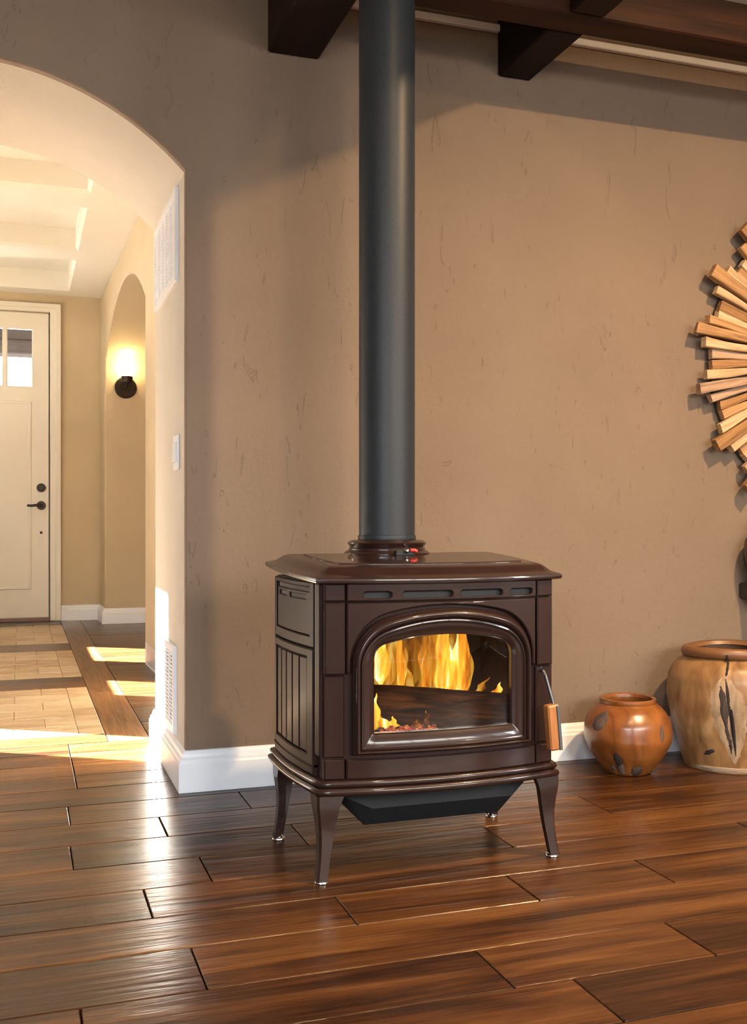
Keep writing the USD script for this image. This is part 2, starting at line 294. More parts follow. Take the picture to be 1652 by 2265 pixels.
ring = np.vstack([outer, a_[2:]])
w = remap(plate(ring, (), 0.03, 0.004), lambda v: np.c_[v[:, 0], 0.03 - v[:, 2], v[:, 1]])
struct('wall_back', w, 'wall')
inner = np.vstack([[(AXL - 0.12, 0.0), (AXL - 0.12, CEIL + .02), (X0 + 0.12, CEIL + .02), (X0 + 0.12, 0.0), (X0, 0.0)], a_[2:], [(AXL, 0.0)]])
w = remap(plate(inner, (), 0.73, 0.004), lambda v: np.c_[v[:, 0], 0.03 + v[:, 2], v[:, 1]])
struct('wall_arch', w, 'arch')
struct('ceiling', box(RX0 - .1, RX1 + .1, RY - .1, 0.25, CEIL, CEIL + 0.1), 'ceil')
def wall_holes(name, axis, at, thick, lo, hi, holes, m, top=CEIL):
    pl = plate([(lo, 0), (hi, 0), (hi, top), (lo, top)], [[(a, b), (c, b), (c, d), (a, d)] for a, c, b, d in holes], thick, 0.001)
    f = (lambda v: np.c_[at + v[:, 2], v[:, 0], v[:, 1]]) if axis == 'x' else (lambda v: np.c_[v[:, 0], at + v[:, 2], v[:, 1]])
    return struct(name, remap(pl, f), m)
def window(n, axis, at, a, c, b, d, bars=1):
    x = thing('window_%d' % n, kind='structure')
    def bar(u0, u1, z0, z1, name, m='white', t=0.03):
        obj(name, box(at - t, at + t, u0, u1, z0, z1, .004) if axis == 'x' else box(u0, u1, at - t, at + t, z0, z1, .004), m, x)
    e = .05
    bar(a, a + e, b, d, 'window_frame'); bar(c - e, c, b, d, 'window_frame'); bar(a + e, c - e, d - e, d, 'window_frame'); bar(a + e, c - e, b, b + e, 'window_frame')
    for k in range(bars):
        u = a + (c - a) * (k + 1) / (bars + 1); bar(u - .02, u + .02, b + e, d - e, 'mullion')
wall_holes('wall_right', 'x', RX1, 0.12, RY, 0.03, [(-4.45, -3.3, 0.75, 2.1)], 'wall')
window(1, 'x', RX1 + .06, -4.45, -3.3, 0.75, 2.1)
wall_holes('wall_front', 'y', RY - 0.12, 0.12, RX0, RX1, [(-2.75, -0.15, 0.45, 2.02), (0.9, 3.4, 0.75, 2.1)], 'wall')
window(2, 'y', RY - .06, -2.75, -0.15, 0.45, 2.02, 2)
window(3, 'y', RY - .06, 0.9, 3.4, 0.75, 2.1, 2)
wall_holes('wall_left', 'x', RX0 - 0.12, 0.12, RY, 0.03, [], 'wall')

BB = [(0, 0), (.024, 0), (.024, .088), (.020, .094), (.0195, .101), (.013, .107), (.011, .117), (.006, .125), (0, .127)]
struct('baseboard_back', sweep(BB, [(RX1, 0.0), (X0 - 0.0, 0.0), (X0, 0.757)][::-1] if False else [(X0, 0.757), (X0, 0.0), (RX1, 0.0)][::-1]), 'white', smooth=20)

# picture rail high on the wall and the ceiling beams
struct('trim_1', box(0.93, RX1, -0.022, 0.0, 2.528, 2.552, .003), 'white')
pipe_cut = Manifold.cylinder(1.0, 0.086, 0.086, 48).translate((0.961, -0.55, 2.0))
def beam(name, x0, x1, y0, y1, z0, z1, m, label, cut=False):
    b = box(x0, x1, y0, y1, z0, z1, .006)
    if cut: b = tm(man(b) - pipe_cut)
    obj(name, b, m, label=label, cat='beam')
beam('ceiling_beam', 0.751, 0.921, RY, 0.0, 2.345, CEIL, 'beam', 'dark wooden ceiling beam running to the wall just left of the stove pipe', True)
beam('ceiling_beam', 1.562, 1.688, -0.362, 0.0, 2.380, CEIL, 'beam', 'short dark beam stub between the wall and the cross beam, right of the stove pipe')
beam('ceiling_beam', 1.571, 1.690, RY, -0.484, 2.380, CEIL, 'beam', 'dark beam behind the cross beam, running from it towards the viewer')
beam('cross_beam', 0.925, RX1, -0.480, -0.366, 2.378, 2.512, 'crossbeam', 'long reddish dark cross beam parallel to the wall at the top right', True)

lt = [lathe([(.060, 0), (.085, 0), (.085, .008), (.080, .010), (.060, .010), (.060, 0)], 40) for k in range(2)]
for k, (x, y) in enumerate(((2.35, -2.0), (1.15, -2.3))):
    lt[k].apply_translation((x, y, CEIL - .010)); struct('trim_%d' % (4 + k), lt[k], 'white')

# ------------------------------------------------------------------ floor planks
floor = thing('floor', kind='structure')
obj('subfloor', box(RX0, RX1, RY, 0.03, -0.06, -0.018), 'gap', floor)
obj('subfloor', box(-1.2, 2.5, 0.03, 6.0, -0.06, -0.018), 'gap', floor)
def plank(x0, x1, y0, y1, name='plank', m='floor', g=0.0016, c=0.0016, dz=None):
    dz = rng.uniform(-0.0008, 0.0) if dz is None else dz
    obj(name, box(x0 + g, x1 - g, y0 + g, y1 - g, -0.018, dz, c), m, floor)
rows = [0.490, 0.312, 0.141, -0.062, -0.256, -0.447, -0.640, -0.829, -1.012, -1.186, -1.382, -1.556, -1.729, -1.905, -2.08]
joints = {0: [0.172, -0.9], 1: [0.171], 2: [0.9], 3: [0.133, 0.645, 1.9], 4: [0.375], 5: [0.123, 0.714, 1.62], 6: [0.4275, 1.21, 2.35], 7: [0.268, 1.9], 8: [0.671, 1.097, 1.45],
          9: [0.321, 2.2], 10: [0.099, 0.850, 1.285], 11: [0.968, 2.0], 12: [0.45, 1.5], 13: [0.2, 1.1]}
for i in range(len(rows) - 1):
    y1, y0 = rows[i], rows[i + 1]
    xs = sorted(joints.get(i, []))
    lo, hi = (RX0, RX1) if y1 <= 0.0 else (-1.2, X0 if y0 > -0.05 else RX1)
    while xs[0] - lo > 1.5: xs.insert(0, xs[0] - rng.uniform(0.8, 1.3))
    while hi - xs[-1] > 1.5: xs.append(xs[-1] + rng.uniform(0.8, 1.3))
    xs = [lo] + xs + [hi]
    for a, b in zip(xs, xs[1:]):
        plank(a, b, y0, y1)
y = rows[-1]
while y > RY + 0.01:
    y0 = max(RY, y - 0.176); x = RX0 - rng.uniform(0, .9)
    while x < RX1:
        n = x + rng.uniform(0.9, 1.7); plank(max(x, RX0), min(n, RX1), y0, y); x = n
    y = y0
# hall floor: stone panels framed with planks
BX0, BX1 = -0.86, 0.32
for (a, b) in ((0.49, 0.66), (0.66, 0.82)):
    for xs in ((-1.2, -0.35), (-0.35, 0.172), (0.172, 0.75)):
        plank(xs[0], min(xs[1], 0.489 if a < .7 else .75), a, b)
M['grout'] = plain('pale_grout', (0.36, 0.25, 0.15), 0.8)
for a, b in ((0.98, 2.19), (2.56, 3.735), (4.15, 5.43)): obj('grout_bed', box(BX0, BX1, a, b, -.017, -.004), 'grout', floor)
strips = [(0.82, 0.98), (2.19, 2.56), (3.735, 4.15), (5.43, 5.80)]
for a, b in strips:
    for x0, x1 in ((BX0, -0.3), (-0.3, BX1)):
        mid = (a + b) / 2
        if b - a > .25: plank(x0, x1, a, mid); plank(x0, x1, mid, b)
        else: plank(x0, x1, a, b)
M['floory'] = wood('floor_wood_along', [(0.22, (0.026, 0.010, 0.004)), (0.48, (0.078, 0.031, 0.011)), (0.75, (0.155, 0.068, 0.024))], (17.0, 1.6, 17.0), (0.20, 0.34), 0.5, 0.004, 0.28, spec=0.3)
for x0, x1 in ((BX1, 0.478), (BX0 - .158, BX0)):
    for a, b in ((0.82, 2.0), (2.0, 3.3), (3.3, 4.6), (4.6, 5.80)): plank(x0, x1, a, b, m='floory')
for (a, b) in ((0.98, 2.19), (2.56, 3.735), (4.15, 5.43)):
    n = 6; h = (b - a) / n
    for k in range(n):
        plank(BX1 - 0.1, BX1, a + k * h, a + (k + 1) * h, 'stone_tile', 'tile', .002, .002, -0.001)
        plank(BX0, BX0 + 0.1, a + k * h, a + (k + 1) * h, 'stone_tile', 'tile', .002, .002, -0.001)
        w = (BX1 - BX0 - 0.2) / 4; off = 0.5 * w if k % 2 else 0.0; x = BX0 + 0.1 - off
        while x < BX1 - 0.1 - 1e-6:
            u0, u1 = max(x, BX0 + .1), min(x + w, BX1 - .1)
            plank(u0, u1, a + k * h, a + (k + 1) * h, 'stone_tile', 'tile', .002, .002, rng.uniform(-.002, 0)); x += w
y = 0.82; k = 0
while y < 5.79:
    y1 = min(y + 0.178, 5.80); cut = [1.3, 1.0, 1.6, 1.15][k % 4]; end = 2.4 if y > 2.85 else 0.85
    if end > 1: plank(0.478, cut, y, y1); plank(cut, end, y, y1)
    else: plank(0.478, end, y, y1)
    plank(-1.2, BX0 - .158, y, y1); y = y1; k += 1

# ------------------------------------------------------------------ the hall beyond the arch
def hx(Y): return 0.645 + (5.7 - Y) * 0.0187
HC = 2.72
hh = arc(0, 0, 1, 0, 1, 2)
R_ = (1.225 ** 2 + 0.36 ** 2) / (2 * 0.36); ca = math.degrees(math.asin(1.225 / R_))
ah = arc(4.17, 2.51 - R_, R_, 90 + ca, 90 - ca, 33)       # from Y 2.945 to 5.395
ringh = np.vstack([[(0.76, 0.0), (0.76, HC), (5.8, HC), (5.8, 0.0), (5.395, 0.0)], ah[::-1], [(2.945, 0.0)]])
wm = remap(plate(ringh, (), 1.74, 0.012), lambda v: np.c_[np.array([hx(t) for t in v[:, 0]]) + 1.74 - v[:, 2], v[:, 0], v[:, 1]])
struct('wall_hall_right', wm, 'hall')
struct('wall_passage_far', box(0.66, 2.38, 5.394, 5.40, 0.0, 2.15), 'hall')
struct('wall_passage_right', box(2.36, 2.46, 2.7, 5.6, 0.0, 2.75), 'hall')
DX0, DX1, DZ0, DZ1, DY = -0.83, 0.231, 0.028, 2.567, 5.80
wall_holes('wall_far', 'y', DY, 0.14, -1.35, 0.80, [], 'hall', HC) if False else struct('wall_far', remap(plate([(-1.35, -.05), (DX0 - .01, -.05), (DX0 - .01, DZ1 + .01), (DX1 + .01, DZ1 + .01), (DX1 + .01, -.05), (0.80, -.05), (0.80, HC + .2), (-1.35, HC + .2)], (), 0.14, .001), lambda v: np.c_[v[:, 0], DY + .14 - v[:, 2], v[:, 1]]), 'hall')
hl = [(1.49, 2.00, 0.02, 2.04), (2.95, 3.49, 1.33, 2.04), (4.22, 5.00, 1.32, 2.04)]
wall_holes('wall_hall_left', 'x', -1.32, 0.12, 0.03, 5.8, hl, 'hall', HC)
for k, (a, c, b, d) in enumerate(hl):
    x = thing('window_%d' % (4 + k), kind='structure')
    for q in (box(-1.30, -1.25, a - .03, a, b, d, .004), box(-1.30, -1.25, c, c + .03, b, d, .004), box(-1.30, -1.25, a - .03, c + .03, d, d + .03, .004)):
        obj('window_frame', q, 'white', x)
struct('wall_hall_return', box(-1.32, AXL - 0.12, 0.03, 0.14, 0, CEIL), 'hall')
# coffered hall ceiling
cof = [(1.85, 2.89), (3.22, 4.24), (4.55, 5.57)]
cx0, cx1 = -0.89, 0.365
tops = plate([(-1.35, 0.0), (0.85, 0.0), (0.85, 5.95), (-1.35, 5.95)], [[(cx0, a), (cx1, a), (cx1, b), (cx0, b)] for a, b in cof], 0.15, .02)
struct('ceiling_hall', remap(tops, lambda v: np.c_[v[:, 0], v[:, 1], HC + .15 - v[:, 2]]), 'cream')
struct('ceiling_hall_top', box(-1.35, 0.9, 0.0, 5.95, HC + .15, HC + .20), 'cream')
# hall baseboards
struct('baseboard_far', sweep(BB, [(hx(5.8), 5.8), (DX1 + .095, 5.8)][::1][::-1] if False else [(hx(5.8) - .002, 5.8), (DX1 + .094, 5.8)]), 'white', smooth=20)
struct('baseboard_passage', sweep([(o, z) for o, z in BB], [(2.4, 5.40), (hx(5.4) - 0.0, 5.40), (hx(5.8), 5.799)]), 'white', smooth=20)
struct('baseboard_hall_right', sweep(BB, [(hx(2.945), 2.945), (hx(0.77), 0.77)]), 'white', smooth=20)
# front door
door = thing('door_1', kind='structure')
gl = [(-0.693, -0.502), (-0.474, -0.283), (-0.305 + .053, -0.138), (-0.099, 0.095)]
gz0, gz1 = 1.950, 2.425
lites = [(-0.694, -0.500), (-0.462, -0.323 + .055), (-0.230 - .0, -0.138), (-0.099, 0.095)]
lites = [(-0.099 - k * 0.233, 0.095 - k * 0.233) for k in range(4)][::-1]
dm = plate([(DX0, DZ0), (DX1, DZ0), (DX1, DZ1), (DX0, DZ1)], [[(a, gz0), (b, gz0), (b, gz1), (a, gz1)] for a, b in lites], 0.045, .006)
obj('door_panel', remap(dm, lambda v: np.c_[v[:, 0], DY + .055 - v[:, 2], v[:, 1]]), 'trimcream', door)
for (a, b) in ((-0.687, -0.32), (-0.28, 0.088)):                  # recessed lower panels shown by their mouldings
    fr = plate([(a, .268), (b, .268), (b, 1.826), (a, 1.826)], [[(a + .02, .288), (b - .02, .288), (b - .02, 1.806), (a + .02, 1.806)]], .008, .003)
    obj('panel_moulding', remap(fr, lambda v: np.c_[v[:, 0], DY + .010 - v[:, 2] , v[:, 1]]), 'trimcream', door)
for a, b in lites:
    obj('pane', box(a - .004, b + .004, DY + .028, DY + .032, gz0 - .004, gz1 + .004), 'pane', door)
def disc(r, t, n=32, c=.003):
    return lathe([(0, 0), (r, 0), (r, t - c), (r - c, t), (0, t)], n)
def facing(m, x, y, z):                                            # lathe axis turned to -Y
    m = m.copy(); m.apply_transform(trimesh.transformations.rotation_matrix(PI / 2, [1, 0, 0])); m.apply_translation((x, y, z)); return m
obj('deadbolt', cat(facing(disc(.036, .016), .167, DY + .010, 1.110), facing(disc(.022, .030), .167, DY + .010, 1.110)), 'bronze', door)
lv = obj('lever_handle', cat(facing(disc(.036, .016), .167, DY + .010, .963), facing(disc(.014, .05), .167, DY + .010, .963), tube([(.175, DY - .038, .963), (.13, DY - .040, .965), (.09, DY - .040, .960), (.055, DY - .038, .962)], [.012, .011, .010, .009])), 'bronze', door)
obj('keyhole', facing(disc(.011, .008), .167, DY + .010, .737), 'bronze', door)
obj('strike_plate', box(DX1 + .001, DX1 + .012, DY - .004, DY + .01, .93, 1.0, .001), 'bronze', door)
cas = [(0, 0), (.090, 0), (.090, .014), (.074, .024), (.030, .020), (.018, .014), (0, .012)]
tr = plate([(DX0 - .09, 0), (DX0, 0), (DX0, DZ1 + .005), (DX1 + .006, DZ1 + .005), (DX1 + .006, 0), (DX1 + .094, 0), (DX1 + .094, DZ1 + .075), (DX0 - .09, DZ1 + .075)], (), .022, .006)
struct('trim_2', remap(tr, lambda v: np.c_[v[:, 0], DY - v[:, 2], v[:, 1]]), 'trimcream')
tr2 = plate([(DX0 - .09, 0), (DX0 - .045, 0), (DX0 - .045, DZ1 + .035), (DX1 + .050, DZ1 + .035), (DX1 + .050, 0), (DX1 + .094, 0), (DX1 + .094, DZ1 + .075), (DX0 - .09, DZ1 + .075)], (), .012, .005)
struct('trim_3', remap(tr2, lambda v: np.c_[v[:, 0], DY - .022 - v[:, 2], v[:, 1]]), 'trimcream')
jb = plate([(DX0 - .012, DZ0 - .03), (DX0 + .012, DZ0 - .03), (DX0 + .012, DZ1 - .012), (DX1 - .012, DZ1 - .012), (DX1 - .012, DZ0 - .03), (DX1 + .012, DZ0 - .03), (DX1 + .012, DZ1 + .012), (DX0 - .012, DZ1 + .012)], (), .07, .001)
obj('weather_strip', box(DX1 + .0005, DX1 + .0075, DY + .002, DY + .059, DZ0, DZ1 + .006), 'black', door)
obj('door_stop', remap(jb, lambda v: np.c_[v[:, 0], DY + .13 - v[:, 2], v[:, 1]]), 'trimcream', door)
obj('threshold', box(DX0, DX1 + .006, DY - .03, DY + .12, 0.0, .026, .004), 'threshold', door)
# outside the front door
struct('ground', box(-14, 16, 5.96, 30, -0.3, -0.05), 'concrete')
struct('ground_side', box(-14, -1.33, -8, 5.96, -0.3, -0.05), 'concrete')
struct('porch_roof', box(-1.25, 3.2, 5.95, 7.9, 3.16, 3.24), 'porch')
tag(obj('porch_beam', cat(box(-1.2, 3, 7.6, 7.85, 2.49, 3.15, .01), box(-1.2, 3, 7.585, 7.605, 2.585, 2.625, .004)), 'porch'), 'dark porch beam seen through the front door panes', 'beam')

# vents and switch on the arch jamb, facing into the opening
def vent(label, y0, y1, z0, z1, vertical, nb, nd):
    v = thing('air_vent', label, 'vent'); x = X0
    fr = plate([(y0, z0), (y1, z0), (y1, z1), (y0, z1)], [[(y0 + .03, z0 + .028), (y1 - .03, z0 + .028), (y1 - .03, z1 - .028), (y0 + .03, z1 - .028)]], .012, .004)
    obj('frame', remap(fr, lambda q: np.c_[x - q[:, 2], q[:, 0], q[:, 1]]), 'white', v)
    obj('backing', box(x - .0015, x - .0005, y0 + .028, y1 - .028, z0 + .026, z1 - .026), 'bark', v)
    a0, a1, b0, b1 = y0 + .03, y1 - .03, z0 + .028, z1 - .028
    for k in range(nb):                                       # louvre blades, each tilted
        zc = b0 + (k + .5) * (b1 - b0) / nb; h = (b1 - b0) / nb
        bl = box(-.004, .004, a0, a1, -h * .25, h * .25, .001)
        bl.apply_transform(trimesh.transformations.rotation_matrix(math.radians(24), [0, 1, 0])); bl.apply_translation((x - .006, 0, zc))
        obj('louvre', bl, 'white', v)
    for k in range(nd):
        yc = a0 + (k + 1) * (a1 - a0) / (nd + 1); obj('divider', box(x - .011, x - .002, yc - .005, yc + .005, b0, b1, .001), 'white', v)
vent('white louvred air vent high on the arch jamb under the arch', .147, .712, 1.625, 1.935, False, 22, 4)
vent('white louvred air vent low on the arch jamb above the baseboard', .188, .520, .140, .430, True, 18, 2)
sw = thing('light_switch', 'white rocker light switch on the arch jamb between the two vents', 'light switch')
obj('wall_plate', box(X0 - .007, X0, .117, .230, 1.010, 1.125, .003), 'white', sw)
obj('rocker', box(X0 - .012, X0 - .006, .140, .170, 1.035, 1.100, .002), 'white', sw); obj('rocker', box(X0 - .012, X0 - .006, .178, .208, 1.035, 1.100, .002), 'white', sw)

# wall lamp in the passage
SX, SY, SZ = 0.815, 5.40, 1.920
lamp = thing('wall_lamp', 'lit wall sconce with a white glass cylinder on a round dark bronze plate', 'lamp')
obj('back_plate', facing(disc(.088, .022, 40, .006), SX, SY, SZ), 'bronze', lamp)
g = lathe([(0, 0), (.044, 0), (.046, .012), (.046, .045), (.036, .052), (0, .052)], 32); g.apply_translation((SX + .004, SY - .085, SZ + .035))
obj('cup', cat(g, tube([(SX, SY - .01, SZ), (SX + .002, SY - .06, SZ + .005), (SX + .004, SY - .085, SZ + .04)], .012)), 'bronze', lamp)
g = lathe([(0, 0), (.040, 0), (.040, .165), (.036, .165), (.036, .006), (0, .006)], 32); g.apply_translation((SX + .004, SY - .085, SZ + .087))
obj('glass_shade', g, 'lamp', lamp)

# ------------------------------------------------------------------ the wood stove
SCX = 0.966
def yfront(u): return -0.925 - 0.036 * np.maximum(0, 1 - (np.asarray(u) / 0.298) ** 2)
def foot(o=0.0, nf=33, ns=15):
    """The stove's plan as a counter-clockwise ring, offset outwards by o."""
    u = np.linspace(-0.298, 0.298, nf); p = [np.c_[SCX + u, yfront(u)]]
    t = np.linspace(0, 1, ns)[1:]
    side = np.c_[SCX + 0.298 + 0.021 * t + 0.013 * np.sin(PI * t), -0.925 + 0.375 * t]
    p.append(side); p.append(np.c_[2 * SCX - side[:, 0], side[:, 1]][::-1])
    r = np.vstack(p); return inset(r, -o)
def loft(profile, zfun=None):
    rings = []
    for o, z in profile:
        r = foot(o); zz = np.full(len(r), z) if zfun is None else z + zfun(r[:, 1], z)
        rings.append(np.c_[r, zz])
    return rings_mesh(rings)
stove = thing('wood_stove', 'brown enamelled freestanding wood stove with arched glass door and burning fire', 'stove')
fb = (0.700, 1.232, -0.895, -0.600, 0.262, 0.632)              # firebox hollow
def arch_shape(w, zb, zk, zt, r, nb=24, ns=120):
    """Flat-bottomed arch: ring starts at the lower left corner, runs along the bottom and back over the top."""
    s = zt - zk; R = (w * w + s * s) / (2 * s); a = math.degrees(math.asin(w / R))
    top = arc(0, zt - R, R, 90 - a, 90 + a, 80)
    p = Polygon(np.vstack([[(-w, zb - 1), (w, zb - 1)], top])).buffer(-r).buffer(r, quad_segs=24)
    c = np.array(p.exterior.coords)[:-1]; c = c if signed_area(c) > 0 else c[::-1]
    k = np.argmax(c[:, 1])
    c = np.roll(c, -k, 0)                                   # from the crown: goes left and down
    left = [q for q in c[: len(c) // 2] if q[1] > zb]; right = [q for q in c[len(c) // 2:] if q[1] > zb]
    path = np.array([(w, zb)] + right + left + [(-w, zb)])
    L = np.r_[0, np.cumsum(np.linalg.norm(np.diff(path, axis=0), axis=1))]; t = np.linspace(0, L[-1], ns)
    over = np.c_[np.interp(t, L, path[:, 0]), np.interp(t, L, path[:, 1])]
    over = over - [[0, 0]]
    bot = np.c_[np.linspace(-w, w, nb + 2)[1:-1], np.full(nb, zb)]
    return np.vstack([over[-1:], bot, over[:-1]])
mouth = man(remap(plate(arch_shape(.206, .320, .556, .606, .084), (), .5, .001), lambda v: np.c_[SCX + v[:, 0], -.80 - v[:, 2], v[:, 1]]))
core = man(loft([(-.004, .236), (-.004, .702)])) - man(box(*fb)) - mouth
obj('body', tm(core), 'satin', stove)
liner = man(box(fb[0] + .001, fb[1] - .001, fb[2] + .001, fb[3] - .001, fb[4] + .001, fb[5] - .001)) - man(box(fb[0] + .020, fb[1] - .020, fb[2] + .006, fb[3] - .020, fb[4] + .022, fb[5] - .014)) - mouth
obj('firebox_liner', tm(liner), 'soot', stove, label='sooty dark firebrick lining')
def bend(m, d0=0.0, ref=0.03):                             # (u, z, w) on the bowed front
    return remap(m, lambda v: np.c_[SCX + v[:, 0], yfront(v[:, 0]) - d0 - v[:, 2], v[:, 1]], ref)
def front(name, outer, holes=(), d=.012, c=.002, d0=-.004, m='enamel', **kw):
    return obj(name, bend(plate(outer, holes, d, c), d0), m, stove, **kw)
def rect(u0, u1, z0, z1): return [(u0, z0), (u1, z0), (u1, z1), (u0, z1)]
def slot(u0, u1, z0, z1, n=7):
    r = (z1 - z0) / 2; zc = (z0 + z1) / 2
    return np.vstack([arc(u1 - r, zc, r, -90, 90, n), arc(u0 + r, zc, r, 90, 270, n)])
# arched front plate with its pilasters, the grille band above and the base band below
au = arch_shape(.2365, .30, .600, .647, .120); au = np.array([q for q in au if q[1] > .4875])
order = np.argsort(-np.arctan2(au[:, 1] - .45, au[:, 0]))
au = au[order]                                             # left foot over the crown to the right foot
front('arch_plate', np.vstack([[(-.2455, .4875), (-.2455, .6545), (.2455, .6545), (.2455, .4875)], au[::-1]]), d=.016, c=.003)
for s in (-1, 1):
    a, b = (-.297, -.2495) if s < 0 else (.2495, .297)
    front('pilaster', rect(a, b, .4875, .6545), d=.018, c=.003)
    front('pilaster', rect(a, b, .293, .4835), d=.009, c=.0025)
    front('grille_block', rect(a, b, .6585, .699), d=.018, c=.003)
    front('base_block', rect(a, b, .2425, .2885), d=.014, c=.003)
slots = [(-.208, -.140), (-.115, .012), (.031, .147), (.168, .235)]
front('grille', rect(-.2455, .2455, .6585, .699), [slot(a, b, .6640, .6800) for a, b in slots], d=.018, c=.002)
front('grille_backing', rect(-.244, .244, .6595, .698), d=.003, c=.0005, m='black')
front('base_band', rect(-.2455, .2455, .2425, .2885), d=.014, c=.003)
# base moulding with two beads
pf = [(0, .243)]
for zc, r0, off in ((.2315, .0085, .006), (.2135, .0095, .010)):
    pf += [(off + r0 * math.cos(math.radians(t)), zc + r0 * math.sin(math.radians(t))) for t in range(80, -91, -17)]
pf += [(.004, .203), (-.03, .203)]
obj('base_moulding', loft(pf), 'enamel', stove, smooth=40)
# top plate: lip, ogee and a gently pitched top
def pitch(yy, z): return (yy + .925) * 0.055
tp = [(-.02, .700), (.018, .700), (.024, .703), (.0255, .708), (.024, .713), (.018, .7155), (.010, .7175), (.000, .721), (-.008, .727), (-.016, .733), (-.024, .7365), (-.034, .738), (-.037, .738), (-.039, .7385)]
obj('top_plate', loft(tp, pitch), 'enamel', stove, smooth=40)
def toppoly(ring, z, d, c, name, m='enamel'):
    pl = plate(ring, (), d, c)
    return obj(name, remap(pl, lambda v: np.c_[v[:, 0], v[:, 1], z + v[:, 2] + pitch(v[:, 1], 0)], .05), m, stove)
fi = np.array(Polygon(foot(0)).buffer(-.062, join_style=2).exterior.coords)[:-1]
cl = Point(SCX - .005, -.555).buffer(.150, quad_segs=24)
for q in [g for g in [Polygon(fi).difference(cl)]]:
    for g in getattr(q, 'geoms', [q]):
        toppoly(np.array(g.exterior.coords)[:-1], .7375, .004, .0015, 'griddle_panel')
# collar and damper lever
PX, PY = 0.961, -0.55
TZ = .7385 + pitch(PY, 0) - .004
col = lathe([(.080, 0), (.118, 0), (.119, .006), (.112, .012), (.106, .014), (.106, .018), (.102, .022), (.108, .030), (.1095, .034), (.100, .040), (.088, .042), (.080, .042)], 72); col.apply_translation((PX, PY, TZ - .004))
obj('flue_collar', col, 'enamel', stove, smooth=35)
dl = obj('damper_lever', cat(box(.937, .990, -.690, -.672, .753, .767, .002)), 'black', stove, label='black damper lever at the flue collar')
s = trimesh.creation.icosphere(3, .0065); s.apply_translation((.966, -.694, .766)); obj('knob', s, 'chrome', dl)
obj('tip', tube([(.977, -.692, .767), (.986, -.695, .768), (.994, -.693, .765)], .0046), 'red', dl, label='red lever tip')
# stovepipe
sp = thing('stovepipe', 'straight dark grey stovepipe rising from the stove top to the beams', 'pipe')
pb = TZ + .030
obj('pipe', tm(Manifold.cylinder(CEIL - pb + .02, .0775, .0775, 128).translate((PX, PY, pb))), 'pipe', sp)
b_ = lathe([(.0775, 0), (.080, .001), (.0805, .008), (.0795, .012), (.0775, .013)], 96); b_.apply_translation((PX, PY, pb + .008)); obj('pipe_band', b_, 'pipe', sp)
# door
dr = [(arch_shape(.232, .299, .590, .6385, .115), 0.000), (arch_shape(.232, .299, .590, .6385, .115), .008), (arch_shape(.2305, .3005, .589, .637, .114), .0105)]
A, B = arch_shape(.2295, .3015, .588, .636, .113), arch_shape(.214, .309, .563, .6135, .092)
for t in np.linspace(0, 1, 9): dr.append((A * (1 - t) + B * t, .010 + .013 * math.sin(PI * t) ** .8))
dr += [(arch_shape(.2135, .3095, .5625, .613, .0915), .0095), (arch_shape(.212, .311, .561, .6115, .090), .0140), (arch_shape(.2085, .3135, .558, .6085, .087), .0145), (arch_shape(.207, .315, .5565, .607, .0855), .0100), (arch_shape(.204, .319, .5545, .603, .082), .0085)]
A, B = arch_shape(.203, .3195, .5540, .602, .081), arch_shape(.181, .343, .549, .577, .040)
for t in np.linspace(0, 1, 7): dr.append((A * (1 - t) + B * t, .008 - .010 * t ** 1.6))
G = arch_shape(.178, .347, .547, .574, .036)
dr += [(arch_shape(.1795, .3455, .548, .5755, .038), -.001), (arch_shape(.1785, .3465, .5475, .5745, .037), -.002), (G, -.014)]
rr = []
for r, d in dr:
    rr.append(np.c_[SCX + r[:, 0], yfront(r[:, 0]) - .002 - d, r[:, 1]])
back = arch_shape(.232, .299, .590, .6385, .115)
dm_ = rings_mesh(rr, False, False)
sdoor = obj('door', dm_, 'enamel', stove, smooth=32)
def pane_mesh(ring, d0, t, m):
    return bend(plate(ring, (), t, .0004), d0, .02)
obj('glass', pane_mesh(arch_shape(.184, .341, .549, .580, .036), -.012, .003, 'glass'), 'glass', sdoor)
# latch handle: bent rod and wooden grip
hd = obj('latch_handle', tube([(1.2315, -.936, .473), (1.2315, -.950, .471), (1.2335, -.957, .462), (1.246, -.974, .396), (1.2465, -.978, .36), (1.244, -.980, .30)], .0042), 'steel', stove, label='steel latch rod with a wooden grip')
gp = box(-.0165, .0165, -.014, .014, -.056, .056, .004); gp.apply_transform(trimesh.transformations.rotation_matrix(math.radians(-5), [0, 1, 0])); gp.apply_translation((1.2415, -.980, .338))
obj('grip', gp, 'grip', hd, label='orange brown wooden grip')
st = box(-.004, .004, -.002, .002, -.055, .055, .001); st.apply_transform(trimesh.transformations.rotation_matrix(math.radians(-5), [0, 1, 0])); st.apply_translation((1.252, -.995, .338))
obj('grip_inlay', st, 'steel', hd)
obj('latch_hole', facing(disc(.004, .002, 16, .0005), 1.232, -.9365, .4795), 'black', stove)
